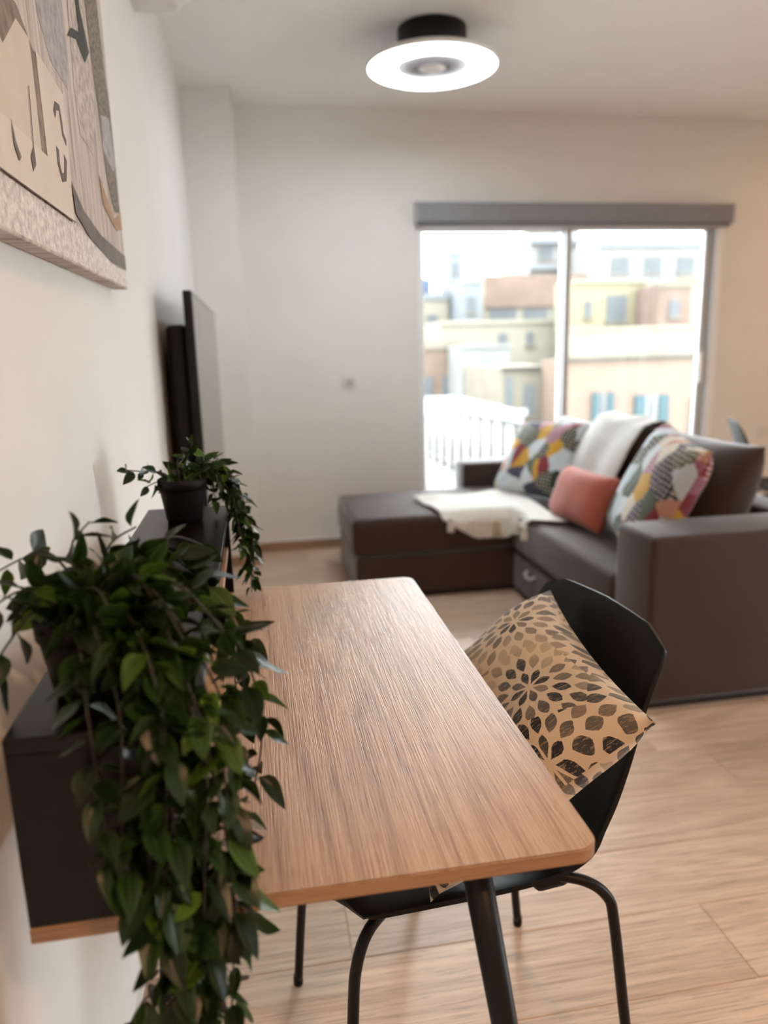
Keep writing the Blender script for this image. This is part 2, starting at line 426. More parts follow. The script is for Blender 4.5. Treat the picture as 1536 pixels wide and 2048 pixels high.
leaf(WL + .03, 1.962, BY + .070, M['frame'], M['frame_grey'], .018, .045)
leaf(1.925, WR - .05, BY + .025, M['frame_grey'], M['frame_grey'], .035, .055)
hd = box('door_handle', (2.855, BY + .008, .93), (2.880, BY + .026, 1.13), M['frame'], win, .004)
win_added = tag(bpy.data.objects.new('added_light_window', None), 'unseen white framed glass side door added in the right wall to light the room', 'window', kind='structure'); COL.objects.link(win_added); win_added.location = (RXW, .25, 0)  # added door, never in view, lets extra daylight in from the right
for nm, lo, hi in (('jamb', (RXW + .02, SY_A, 0), (RXW + .08, SY_A + .05, SZ_T)), ('jamb', (RXW + .02, SY_B - .05, 0), (RXW + .08, SY_B, SZ_T)), ('stile', (RXW + .02, .31, .05), (RXW + .07, .39, SZ_T - .05)),
                   ('head', (RXW + .02, SY_A + .05, SZ_T - .05), (RXW + .08, SY_B - .05, SZ_T)), ('threshold', (RXW + .02, SY_A + .05, 0), (RXW + .08, SY_B - .05, .05))):
    box(nm, lo, hi, M['frame'], win_added, .004)
for a, b in ((SY_A + .05, .31), (.39, SY_B - .05)): box('pane', (RXW + .045, a, .05), (RXW + .051, b, SZ_T - .05), M['glass'], win_added)
# rolled-up blind
bl = thing('roller_blind', 'grey roller blind rolled up above the glass door', 'blind', (1.97, BY - .04, 1.885))
box('cassette', (WL - .012, BY - .075, 1.905), (WR + .012, BY - .002, 2.012), M['blind'], bl, .006)
tube('bottom_bar', [(WL, BY - .045, 1.897), (WR, BY - .045, 1.897)], .012, M['blind'], bl)
for x in (WL - .016, WR + .010): box('end_cap', (x, BY - .078, 1.90), (x + .006, BY - .001, 2.016), M['frame_grey'], bl)

sw = thing('light_switch', 'small pale switch plate on the back wall left of the glass door', 'switch', (.57, BY, 1.01))
box('plate', (.527, BY - .009, .978), (.613, BY - .0005, 1.045), M['white_plastic'], sw, .003)
box('rocker', (.548, BY - .013, .990), (.592, BY - .008, 1.033), M['frame_grey'], sw, .002)
so = thing('wall_socket', 'small white socket on the wall at the right edge', 'socket', (3.36, BY, .603))
box('plate', (3.315, BY - .011, .565), (3.405, BY - .0005, .642), M['white_plastic'], so, .004)
for dx in (-.01, .01): lathe('pin_hole', [(0, 0), (.004, 0), (.004, .001), (0, .001)], (3.36 + dx, BY - .012, .603), M['dark_gap'], so, 10)

# ------------------------------------------------------------------ ceiling lamp with fan
def ring_lamp(loc, label, power):
    t_ = thing('ceiling_fan_light', label, 'ceiling light', loc)
    x, y, z = loc
    lathe('mount', [(0, 0), (.140, 0), (.146, -.004), (.146, -.098), (.138, -.104), (0, -.104)], loc, M['black_metal'], t_)
    lathe('ring_body', [(.13, -.104), (.20, -.112), (.268, -.128), (.280, -.136), (.282, -.146), (.272, -.152), (.13, -.146)], loc, M['white_plastic'], t_, 56)
    lathe('led_diffuser', [(.148, -.1475), (.165, -.158), (.21, -.162), (.255, -.160), (.274, -.1525)], loc, M['led'], t_, 56)
    g = lathe('fan_grille', [(0, -.150), (.05, -.152), (.052, -.148), (.146, -.146), (.146, -.140), (0, -.140)], loc, M['grille'], t_, 40)
    bm = bmesh.new()
    for k in range(36):
        a = 2 * PI * k / 36; c_, s_ = math.cos(a), math.sin(a)
        bm_tube(bm, [(x + .06 * c_, y + .06 * s_, z - .153), (x + .145 * math.cos(a + .12), y + .145 * math.sin(a + .12), z - .151)], .0022, 5)
    finish(bm, 'grille_spokes', M['frame_grey'], g)
    lathe('hub', [(0, -.166), (.03, -.164), (.048, -.156), (.05, -.150)], loc, M['white_plastic'], t_, 32)
    ld = bpy.data.lights.new('lamp_light', 'AREA'); ld.shape = 'DISK'; ld.size = .5; ld.energy = power; ld.color = (.82, .94, 1.0)
    lo = bpy.data.objects.new('lamp_light', ld); COL.objects.link(lo); lo.parent = t_; lo.location = (0, 0, -.172)
    return t_
ring_lamp((.832, 3.405, CZ), 'round white glowing ring lamp with black mount and fan grille on the ceiling', 5)

def downlight(x, y, power, label):
    d = thing('downlight', label, 'ceiling light', (x, y, CZ), group='recessed downlights out of view')
    lathe('trim_ring', [(.055, -.001), (.075, -.001), (.078, -.006), (.055, -.006)], (x, y, CZ), M['white_plastic'], d, 28)
    lathe('lens', [(0, -.003), (.055, -.003)], (x, y, CZ), M['led_warm'], d, 28)
    ld = bpy.data.lights.new('downlight_beam', 'AREA'); ld.shape = 'DISK'; ld.size = .12; ld.energy = power; ld.color = (1.0, .56, .29)
    lo = bpy.data.objects.new('downlight_beam', ld); COL.objects.link(lo); lo.parent = d; lo.location = (0, 0, -.012)
for x, y, p, lb in ((.75, -.9, 15, 'round warm downlight in the ceiling behind the desk end'),
                    (4.0, 3.3, 6, 'round warm downlight in the ceiling right of the glass door')):
    downlight(x, y, p, lb)

# ------------------------------------------------------------------ desk with hutch
DX0, DX1, DY0, DY1, DZ = -.213, .300, .577, 1.4525, .75
desk = thing('desk', 'oak topped desk with graphite hutch and black legs against the left wall', 'desk', (.04, 1.01, 0))
def rounded_board(x0, x1, y0, y1, z0, z1, r, n=8, ev=.0015):
    bm = bmesh.new()
    pts = [(x0, y0)]
    for (cx, cy, a0) in ((x1 - r, y0 + r, -PI / 2), (x1 - r, y1 - r, 0)):
        for k in range(n + 1):
            a = a0 + PI / 2 * k / n; pts.append((cx + r * math.cos(a), cy + r * math.sin(a)))
    pts.append((x0, y1))
    vs = [bm.verts.new((x, y, z0)) for x, y in pts]; f = bm.faces.new(vs)
    ex = bmesh.ops.extrude_face_region(bm, geom=[f]); 
    for v in ex['geom']:
        if isinstance(v, bmesh.types.BMVert): v.co.z = z1
    es = [e for e in bm.edges if abs(e.verts[0].co.z - e.verts[1].co.z) < 1e-6]
    bmesh.ops.bevel(bm, geom=es, offset=ev, segments=2, affect='EDGES')
    for fc in bm.faces: fc.material_index = 0 if abs(fc.normal.z) > .8 else 1
    return bm
bm = rounded_board(DX0, DX1, DY0, DY1, DZ - .016, DZ, .022)
bm.normal_update()
for fc in bm.faces: fc.material_index = 0 if abs(fc.normal.z) > .8 else 1
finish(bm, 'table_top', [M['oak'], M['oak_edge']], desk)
HX, HZ = -.062, .924
box('top_panel', (DX0, DY0, HZ - .014), (HX, DY1, HZ), M['graphite'], desk, .0012, 2)
box('side_panel', (DX0, DY0 + .0005, DZ), (HX - .001, DY0 + .0145, HZ - .014), M['graphite'], desk, .0008, 1)
box('side_panel', (DX0, DY1 - .0145, DZ), (HX - .001, DY1 - .0005, HZ - .014), M['graphite'], desk, .0008, 1)
box('back_panel', (DX0, DY0 + .0145, DZ), (DX0 + .006, DY1 - .0145, HZ - .014), M['oak'], desk)
box('shelf', (DX0 + .006, 1.00, .832), (HX - .006, DY1 - .0145, .844), [M['oak']], desk, .0008, 1)
box('divider', (DX0 + .006, .986, DZ), (HX - .003, 1.00, HZ - .014), M['maple'], desk, .0008, 1)
for (tx, ty, fx, fy) in ((.188, .640, .300, .600), (-.100, .640, -.168, .600), (.188, 1.390, .300, 1.430), (-.100, 1.390, -.168, 1.430)):
    lg = tube('leg', [(tx, ty, DZ - .018), (tx + (fx - tx) * .5, ty + (fy - ty) * .5, .37), (fx, fy, .0)], [.0155, .0135, .011], M['black_metal'], desk, 18)
    lathe('leg_plate', [(0, 0), (.03, 0), (.03, .004), (0, .004)], (tx, ty, DZ - .0205), M['black_metal'], lg, 20)

# ------------------------------------------------------------------ plants
def leaf_mesh(name, mat, L=1.0, W=.46, fold=.16, curl=.18, nu=7, nv=4):
    me = bpy.data.meshes.new(name); vs = []; fs = []; uvs = []
    for i in range(nu + 1):
        u = i / nu
        wd = W * .5 * (math.sin(PI * u ** .78) ** .85) * (1 - .25 * u) * 1.18 if 0 < u < 1 else 0.0
        for j in range(nv + 1):
            v = j / nv * 2 - 1
            vs.append((u * L, wd * v, fold * abs(v) * wd * 2 - curl * u * u * L * .6 + .03 * math.sin(u * 7) * abs(v) * wd * 4)); uvs.append((u, j / nv))
    for i in range(nu):
        for j in range(nv):
            a = i * (nv + 1) + j; fs.append((a, a + 1, a + nv + 2, a + nv + 1))
    me.from_pydata(vs, [], fs); ul = me.uv_layers.new(name='UVMap')
    for lp in me.loops: ul.data[lp.index].uv = uvs[lp.vertex_index]
    for p in me.polygons: p.use_smooth = True
    me.materials.append(mat); return me
LEAVES = {k: [leaf_mesh('leaf', M['leaf_' + k], 1, wd, fo, cu) for wd, fo, cu in ((.50, .16, .15), (.44, .30, .30), (.54, .10, -.12))] for k in ('dark', 'mid', 'light')}

def pot_plant(label, loc, group, vines, leaf_len, seed, cap, total, light=.16, pot_r=.043, h=.076):
    r = random.Random(seed)
    t_ = thing('potted_vine', label, 'plant', loc, group=group)
    x, y, z = loc
    rb = pot_r * .74
    p = lathe('pot', [(0, 0), (rb - .003, 0), (rb, .003), (pot_r * .93, h * .74), (pot_r * .94, h * .75), (pot_r * .985, h * .75), (pot_r, h - .001), (pot_r - .001, h), (pot_r - .003, h), (pot_r * .9, h * .72), (pot_r * .88, h * .72)], loc, M['pot'], t_, 40)
    lathe('soil', [(0, h * .87), (pot_r * .6, h * .85), (pot_r * .90, h * .80)], loc, M['soil'], t_, 24)
    n = 0
    allpts = []
    for vi, vn in enumerate(vines):
        pts = smooth_path(vn, 7)
        tube('stem', pts, [.0014 - .0006 * i / len(pts) for i in range(len(pts))], M['stem'], t_, 6)
        # walk along the vine at leaf spacing
        acc = 0; nxt = .012; side = r.random() * 6.28
        for a, b_ in zip(pts[:-1], pts[1:]):
            seg = (b_ - a).length
            while acc + seg > nxt:
                q = a + (b_ - a) * ((nxt - acc) / seg)
                allpts.append((q, (b_ - a).normalized(), side, nxt)); side += 2.4 + r.uniform(-.5, .5); nxt += r.uniform(.0045, .008)
            acc += seg
    r.shuffle(allpts)
    rest = bmesh.new(); uvl = rest.loops.layers.uv.new('UVMap')
    for idx, (q, d, sd, dist) in enumerate(allpts[:total]):
        ref = Vector((0, 0, 1)) if abs(d.z) < .8 else Vector((1, 0, 0))
        s1 = d.cross(ref).normalized(); s2 = s1.cross(d)
        out = (s1 * math.cos(sd) + s2 * math.sin(sd)).normalized()
        dr = (out * r.uniform(.7, 1.1) + d * r.uniform(.1, .9) + Vector((0, 0, -.12 + r.uniform(-.25, .2)))).normalized()
        nrm = (d * -1 + Vector((r.uniform(-.6, .6), r.uniform(-.6, .6), r.uniform(.2, 1.0)))).normalized()
        yax = nrm.cross(dr).normalized(); zax = dr.cross(yax).normalized()
        L = leaf_len * r.uniform(.68, 1.22)
        k = r.random(); kind = 'light' if k < light else ('mid' if k < light + .34 else 'dark')
        base = q + dr * .003
        m = Matrix((dr, yax, zax)).transposed().to_4x4(); m.translation = base - Vector(loc)
        m = m @ Matrix.Diagonal((L, L, L, 1))
        if idx < cap:
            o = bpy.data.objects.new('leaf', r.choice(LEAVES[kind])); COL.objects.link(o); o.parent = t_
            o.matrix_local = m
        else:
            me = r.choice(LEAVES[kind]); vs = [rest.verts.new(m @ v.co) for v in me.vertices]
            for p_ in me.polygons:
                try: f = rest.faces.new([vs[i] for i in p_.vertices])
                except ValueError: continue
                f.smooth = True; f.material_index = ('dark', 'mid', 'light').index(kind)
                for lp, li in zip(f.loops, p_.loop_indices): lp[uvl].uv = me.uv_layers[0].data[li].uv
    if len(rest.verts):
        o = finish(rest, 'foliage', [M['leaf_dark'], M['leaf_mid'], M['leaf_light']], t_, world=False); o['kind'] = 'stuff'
    else: rest.free()
    return t_

PN = (-.158, .655, HZ)
def near_vines():
    r = random.Random(21); V = []
    top = lambda: (PN[0] + r.uniform(-.022, .022), PN[1] + r.uniform(-.022, .022), HZ + .062)
    # over the near end and the inner edge of the hutch, hanging down
    for (ex, ey, ez) in ((-.135, .545, .80), (-.115, .54, .76), (-.100, .535, .70), (-.085, .545, .62), (-.078, .535, .53), (-.070, .55, .56), (-.062, .53, .60),
                         (-.052, .545, .66), (-.044, .55, .71), (-.036, .56, .735), (-.095, .54, .57), (-.088, .53, .66),
                         (-.030, .60, .80), (-.022, .64, .82), (-.030, .70, .86)):
        a = top(); mid = ((a[0] + ex) / 2 + r.uniform(-.006, .006), (a[1] + ey) / 2, HZ + r.uniform(.085, .125))
        sh = (ex + r.uniform(-.008, .008), ey + r.uniform(-.004, .008), HZ + r.uniform(.005, .045))
        V.append([a, mid, sh, (ex + r.uniform(-.01, .01), ey - .004, (HZ + ez) / 2 + .01), (ex, ey, ez)])
    # towards the wall
    V.append([top(), (-.195, .66, 1.020), (-.228, .655, 1.012), (-.248, .648, .985)])
    V.append([top(), (-.185, .68, 1.045), (-.212, .69, 1.042), (-.238, .69, 1.030)])
    V.append([top(), (-.19, .64, 1.01), (-.215, .63, .985), (-.235, .625, .955)])
    # upright ones
    V.append([top(), (-.14, .68, 1.045), (-.115, .70, 1.062)])
    V.append([top(), (-.125, .67, 1.04), (-.085, .70, 1.05), (-.058, .72, 1.035)])
    V.append([top(), (-.165, .66, 1.05), (-.15, .675, 1.075)])
    V.append([top(), (-.115, .66, 1.03), (-.07, .67, 1.025), (-.040, .68, .985), (-.024, .685, .945)])
    # small sprig hanging towards the wall below the board
    V.append([(-.092, .54, .74), (-.105, .54, .715), (-.122, .54, .695), (-.135, .54, .672), (-.138, .54, .655)])
    return V
pot_plant('large trailing vine in black pot at the near end of the hutch', PN, 'potted vines on the hutch', near_vines(), .034, 5, 300, 760, .12)

PF = (-.135, 1.345, HZ)
def far_vines():
    r = random.Random(4); V = []
    top = lambda: (PF[0] + r.uniform(-.02, .02), PF[1] + r.uniform(-.02, .02), HZ + .062)
    for (ex, ey, ez) in ((-.028, 1.40, .76), (-.022, 1.42, .78), (-.034, 1.41, .80), (-.040, 1.37, .85), (-.02, 1.38, .83)):
        a = top(); mid = ((a[0] + ex) / 2, (a[1] + ey) / 2, HZ + r.uniform(.08, .10)); sh = (ex - .018, ey, HZ + r.uniform(.02, .05))
        V.append([a, mid, sh, (ex, ey, (HZ + ez) / 2), (ex, ey, ez)])
    V.append([top(), (-.10, 1.39, 1.01), (-.075, 1.40, .99), (-.066, 1.40, .955), (-.07, 1.40, .94)])
    V.append([top(), (-.10, 1.37, .995), (-.085, 1.37, .97), (-.08, 1.375, .945)])
    V.append([top(), (-.175, 1.34, 1.012), (-.205, 1.33, 1.018), (-.228, 1.325, 1.022)])
    V.append([top(), (-.17, 1.33, .998), (-.195, 1.325, .99)])
    V.append([top(), (-.125, 1.35, 1.03), (-.112, 1.36, 1.062)])
    V.append([top(), (-.14, 1.34, 1.025), (-.13, 1.345, 1.045)])
    return V
pot_plant('smaller trailing vine in black pot at the far end of the hutch', PF, 'potted vines on the hutch', far_vines(), .027, 9, 270, 270, .10)

# ------------------------------------------------------------------ moulded chair
def chair_shell(parent):
    # side profile (x back, z up), half width, edge lift (seat) / edge forward (back)
    prof = [(-.243, .438, .150, .000, 0), (-.227, .447, .172, .004, 0), (-.175, .450, .186, .010, 0), (-.09, .446, .194, .016, 0), (0, .440, .197, .020, 0), (.07, .436, .196, .024, .0),
            (.125, .440, .192, .026, .006), (.165, .462, .188, .020, .016), (.190, .500, .186, .010, .026), (.212, .555, .188, .0, .030), (.231, .62, .188, 0, .028), (.249, .69, .184, 0, .024), (.264, .738, .180, 0, .019), (.274, .773, .176, 0, .015), (.281, .797, .171, 0, .012)]
    P = [Vector(p) for p in [(a, b, c) for a, b, c, _, _ in prof]]
    fine = smooth_path([(a, b, c) for a, b, c, _, _ in prof], 3)
    aux = smooth_path([(d, e, 0) for _, _, _, d, e in prof], 3)
    nu = 20; bm = bmesh.new(); rows = []
    n = len(fine)
    for i, (p, q) in enumerate(zip(fine, aux)):
        row = []
        for j in range(nu + 1):
            u = j / nu * 2 - 1; y = u * p.z
            x = p.x - q.y * abs(u) ** 2.2; z = p.y + q.x * abs(u) ** 2.4
            au = abs(u)
            # faceted outline: chamfered top corners, chamfered front corners
            if i > n - 8:
                k = (i - (n - 8)) / 7.0
                drop = 0.0
                if au > .69: drop = (au - .69) / .31 * .022
                z -= drop * k; x -= drop * k * .10
                z += (.004 * (1 - au / .66) if au < .66 else 0) * k
            if i < 6:
                k = 1 - i / 6.0
                if au > .58: x += (au - .58) / .42 * .055 * k
            row.append(bm.verts.new((x, y, z)))
        rows.append(row)
    for a, b in zip(rows[:-1], rows[1:]):
        for j in range(nu):
            f = bm.faces.new((a[j], a[j + 1], b[j + 1], b[j])); f.smooth = True
    o = finish(bm, 'shell', M['black_plastic'], parent, world=False)
    so_ = o.modifiers.new('thickness', 'SOLIDIFY'); so_.thickness = .0075; so_.offset = 0
    bv = o.modifiers.new('edge', 'BEVEL'); bv.width = .0022; bv.segments = 2; bv.limit_method = 'ANGLE'; bv.angle_limit = 1.0
    return o

def chair(label, loc, rotz, group=None):
    t_ = thing('moulded_chair', label, 'chair', loc, rotz, group)
    sh = chair_shell(t_)
    for s in (-1, 1):
        fr = smooth_path([(-.11, s * .10, .425), (-.165, s * .138, .424), (-.196, s * .158, .412), (-.214, s * .168, .375), (-.222, s * .173, .32), (-.234, s * .190, .16), (-.244, s * .206, .006)], 5)
        rr = smooth_path([(.06, s * .10, .415), (.10, s * .135, .416), (.150, s * .163, .412), (.183, s * .176, .385), (.194, s * .181, .34), (.211, s * .194, .18), (.232, s * .205, .006)], 5)
        for pth in (fr, rr):
            lg = tube('leg', pth, .0085, M['black_metal'], t_, 14, world=False)
            e = pth[-1]; bm = bmesh.new(); bm_lathe(bm, [(0, 0), (.0088, 0), (.0095, .004), (.0095, .018), (.0086, .022)], (e.x, e.y, 0), 14)
            finish(bm, 'foot_cap', M['black_plastic'], lg, world=False)
        bm = bmesh.new(); bm_tube(bm, [(-.11, s * .10, .425), (0, s * .10, .418), (.06, s * .10, .415)], .0085, 12); finish(bm, 'seat_rail', M['black_metal'], t_, world=False)
        box('mount_block', (.075, s * .13 - .022, .395), (.135, s * .13 + .022, .432), M['black_plastic'], t_, .012, 3, world=False)
        bm = bmesh.new(); bm_lathe(bm, [(0, 0), (.008, 0), (.009, .004), (.009, .010), (0, .012)], (-.182, s * .138, .424), 14); finish(bm, 'glide', M['clear'], t_, world=False)
        bm = bmesh.new(); bm_lathe(bm, [(0, 0), (.008, 0), (.009, .004), (.009, .010), (0, .012)], (.05, s * .145, .418), 14); finish(bm, 'glide', M['clear'], t_, world=False)
    return t_
chair('black moulded plastic chair with patterned cushion pushed up to the desk', (.2833, 1.068, 0), .128, 'black moulded chairs')
chair('black moulded chair standing behind the sofa, only its back showing', (2.70, 3.41, 0), PI - .42, 'black moulded chairs')

# ------------------------------------------------------------------ cushions
def pillow_bm(w_, h_, d_, n=22, pinch=.10, sag=0.0, seed=1, wrinkle=.0):
    """pillow in local xy, thickness z, centred; uv = cloth coordinates on both faces"""
    r = random.Random(seed); ph = [r.uniform(0, 6.28) for _ in range(6)]
    bm = bmesh.new(); uvl = bm.loops.layers.uv.new('UVMap')
    grid = {}
    for side in (1, -1):
        for i in range(n + 1):
            for j in range(n + 1):
                if side == -1 and (i in (0, n) or j in (0, n)): grid[side, i, j] = grid[1, i, j]; continue
                u = i / n * 2 - 1; v = j / n * 2 - 1
                # edges pulled in between the corners
                px = u * (1 - pinch * (1 - v * v) * abs(u) ** 3 * .55); py = v * (1 - pinch * (1 - u * u) * abs(v) ** 3 * .55)
                f = max(0, (1 - u ** 4) * (1 - v ** 4)); z = side * d_ / 2 * f ** .55
                z += wrinkle * math.sin(5 * u + 3 * v + ph[0]) * math.cos(4 * v - 2 * u + ph[1]) * f ** .5
                grid[side, i, j] = bm.verts.new((px * w_ / 2, py * h_ / 2 - sag * (1 - u * u) * .0, z))
    for side in (1, -1):
        for i in range(n):
            for j in range(n):
                q = [(i, j), (i + 1, j), (i + 1, j + 1), (i, j + 1)]
                if side == -1: q = q[::-1]
                f = bm.faces.new([grid[side, a, b] for a, b in q]); f.smooth = True
                for lp, (a, b) in zip(f.loops, q): lp[uvl].uv = (a / n + (0 if side == 1 else .5), b / n)
    return bm

def cushion(name, label, cat, c, ex, ey, w_, h_, d_, mat, group=None, pinch=.1, seed=1, wrinkle=.004, piping=None):
    """centre c, local x along ex, local y along ey"""
    t_ = None
    ex = Vector(ex).normalized(); ey = Vector(ey); ey = (ey - ex * ey.dot(ex)).normalized(); ez = ex.cross(ey)
    o = finish(pillow_bm(w_, h_, d_, 24, pinch, 0, seed, wrinkle), name, mat, None)
    m = Matrix((ex, ey, ez)).transposed().to_4x4(); m.translation = Vector(c); o.matrix_world = m
    tag(o, label, cat, group)
    return o
# chair cushion leaning on the chair back
Bc, Rc, Tc = Vector((.228, .873, .488)), Vector((.510, .830, .735)), Vector((.472, 1.195, .742))
ctr = (Bc + Tc) / 2
cushion('cushion', 'beige cushion printed with dark petals leaning on the black chair', 'cushion', ctr + Vector((0, 0, .012)), Rc - Bc, Tc - Rc, .395, .395, .14, M['petal'], pinch=.13, seed=3, wrinkle=.006)

# ------------------------------------------------------------------ corner sofa
SX0, SX1, SY0, SY1 = 1.215, 1.98, 2.104, 4.30
CHX, CHY = .425, 3.42
AW, AH, SH = .25, .60, .405
sofa = thing('corner_sofa', 'brown fabric corner sofa with chaise in front of the glass door', 'sofa', (1.45, 3.2, 0))
box('base', (SX0 + .012, SY0 + AW, .025), (SX1, CHY, .215), M['sofa'], sofa, .012, 3)
box('chaise_base', (CHX + .012, CHY, .025), (SX1 - .15, SY1 - .2, .215), M['sofa'], sofa, .012, 3)
box('seat_cushion', (SX0, SY0 + AW, .222), (SX1 - .14, CHY - .002, SH), M['sofa'], sofa, .035, 5, smooth=True)
box('chaise_cushion', (CHX, CHY, .222), (SX1 - .14, SY1 - .2, SH + .005), M['sofa'], sofa, .035, 5, smooth=True)
box('arm', (SX0 + .005, SY0, .025), (SX1, SY0 + AW, AH), M['sofa'], sofa, .022, 4, smooth=True)
box('arm', (SX0 - .05, SY1 - .2, .025), (SX1, SY1, .545), M['sofa'], sofa, .022, 4, smooth=True)
box('backrest', (SX1 - .15, SY0 + AW, .025), (SX1, SY1 - .2, AH), M['sofa'], sofa, .02, 4, smooth=True)
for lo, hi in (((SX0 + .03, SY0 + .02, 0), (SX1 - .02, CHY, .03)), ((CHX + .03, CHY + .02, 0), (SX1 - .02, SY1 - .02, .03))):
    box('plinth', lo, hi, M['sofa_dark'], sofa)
pf = box('drawer_front', (SX0 + .004, SY0 + AW + .04, .035), (SX0 + .02, CHY - .03, .205), M['sofa'], sofa, .006, 2)
tube('pull_loop', smooth_path([(SX0 + .004, 3.10, .165), (SX0 - .012, 3.11, .155), (SX0 - .014, 3.15, .145), (SX0 - .012, 3.19, .155), (SX0 + .004, 3.20, .165)], 4), .007, M['frame_grey'], pf, 8)
# loose back cushions of the sofa
def back_cushion(y0, y1, x, tilt, h_, d_=.20, label=None, seed=1):
    c = Vector((x, (y0 + y1) / 2, SH + h_ * .46))
    o = cushion('back_cushion', label, 'cushion', c, (0, -1, 0), (math.sin(tilt), 0, math.cos(tilt)), y1 - y0, h_, d_, M['sofa'], 'loose brown back cushions of the sofa', pinch=.05, seed=seed, wrinkle=.004)
    return o
back_cushion(2.34, 2.98, 1.70, .30, .46, label='brown back cushion at the near end of the sofa, behind the arm', seed=11)
back_cushion(2.97, 3.60, 1.70, .30, .46, label='brown back cushion under the pale throw in the middle of the sofa', seed=12)
back_cushion(3.59, 4.10, 1.70, .30, .42, label='brown back cushion at the far end of the sofa', seed=13)
# scatter cushions
cushion('cushion', 'multicoloured print cushion at the far end of the sofa', 'cushion', (1.49, 3.73, .610), (.2, -.42, .02), (.21, .14, .34), .50, .46, .16, M['patch_a'], 'printed scatter cushions', .12, 5)
cushion('cushion', 'multicoloured print cushion beside the near sofa arm', 'cushion', (1.480, 2.560, .645), (-.10, -.44, -.05), (.17, -.15, .43), .50, .49, .17, M['patch_b'], 'printed scatter cushions', .12, 6)
cushion('cushion', 'small coral red oblong cushion between the two print cushions', 'cushion', (1.42, 3.06, .535), (.02, -1, .03), (.40, .02, 1), .48, .25, .15, M['coral'], None, .08, 8)

# ------------------------------------------------------------------ throws
def cloth(name, label, cat, f, nu, nv, mat, thick=.008):
    bm = bmesh.new(); uvl = bm.loops.layers.uv.new('UVMap')
    g = [[bm.verts.new(f(i / nu, j / nv)) for j in range(nv + 1)] for i in range(nu + 1)]
    for i in range(nu):
        for j in range(nv):
            q = [(i, j), (i + 1, j), (i + 1, j + 1), (i, j + 1)]
            fc = bm.faces.new([g[a][b] for a, b in q]); fc.smooth = True
            for lp, (a, b) in zip(fc.loops, q): lp[uvl].uv = (a / nu, b / nv)
    t_ = thing(name, label, cat, f(.5, .5))
    o = finish(bm, 'cloth', mat, t_)
    m_ = o.modifiers.new('thickness', 'SOLIDIFY'); m_.thickness = thick; m_.offset = 1
    s_ = o.modifiers.new('soft', 'SUBSURF'); s_.levels = 1; s_.render_levels = 1
    return t_
def throw1(u, v):
    # corners on the chaise/seat: far-left, far-right, near-right, near-left (hanging over the chaise front corner)
    A, B_, C_, D_ = Vector((.80, 3.82)), Vector((1.36, 3.86)), Vector((1.36, 3.06)), Vector((.86, 3.415))
    p = A.lerp(B_, u).lerp(D_.lerp(C_, u), v)
    z = SH + .012 + .008 * math.sin(9 * u + 4 * v) * math.sin(7 * v + 2) + .006
    # falls over the chaise near face towards the corner
    if p.y < CHY + .03 and p.x < SX0:
        k = (CHY + .03 - p.y); z -= min(.14, k * .9); p.y = max(p.y, CHY - .016)
    return Vector((p.x, p.y, z))
th = cloth('throw_blanket', 'cream throw blanket with tassels spread over the chaise corner', 'blanket', throw1, 28, 28, M['throw'])
for k, (x, y, z, m) in enumerate(((.90, 3.40, .385, 'throw'), (1.00, 3.395, .37, 'throw'), (1.13, 3.385, .355, 'tassel'), (1.19, 3.28, .385, 'throw'), (1.185, 3.16, .385, 'throw'))):
    lathe('tassel', [(0, 0), (.006, -.002), (.014, -.012), (.011, -.022), (.016, -.045), (.020, -.075), (0, -.078)], (x, y, z + .02), M[m], th, 12)
def throw2(u, v):
    y = 3.52 - .50 * u + .06 * (v - .5)
    # over the top of the back cushion and down its face
    prof = [(1.90, .70), (1.86, .80), (1.79, .855), (1.71, .835), (1.645, .74), (1.59, .62), (1.555, .50)]
    k = v * (len(prof) - 1); i = min(int(k), len(prof) - 2); fr = k - i
    x = prof[i][0] + (prof[i + 1][0] - prof[i][0]) * fr; z = prof[i][1] + (prof[i + 1][1] - prof[i][1]) * fr
    return Vector((x - .02 + .010 * math.sin(11 * u + 2 * v), y, z + .01 + .006 * math.sin(13 * u)))
cloth('throw_blanket', 'pale grey throw draped over the middle back cushion', 'blanket', throw2, 22, 26, plain('pale_grey_throw', (.50, .49, .46), .95, .08, 80, .8, 200, spec=.1, sheen=.3))

# ------------------------------------------------------------------ television
tv = thing('television', 'large black flat television mounted on the left wall', 'television', (WX, 3.08, .98))
TY0, TY1, TZ0, TZ1, TXF = 2.35, 3.80, .57, 1.394, -.164
box('panel', (TXF - .026, TY0, TZ0), (TXF, TY1, TZ1), M['tv_black'], tv, .003)
box('screen', (TXF, TY0 + .008, TZ0 + .018), (TXF + .0012, TY1 - .008, TZ1 - .008), M['screen'], tv)
bm = bmesh.new(); bm_box(bm, (-.258, 2.43, TZ0 + .03), (TXF - .026, 3.72, 1.30), .02, 3); finish(bm, 'rear_housing', M['tv_black'], tv)
box('wall_bracket', (WX + .0005, 2.85, .80), (-.256, 3.3, 1.15), M['black_metal'], tv, .003)

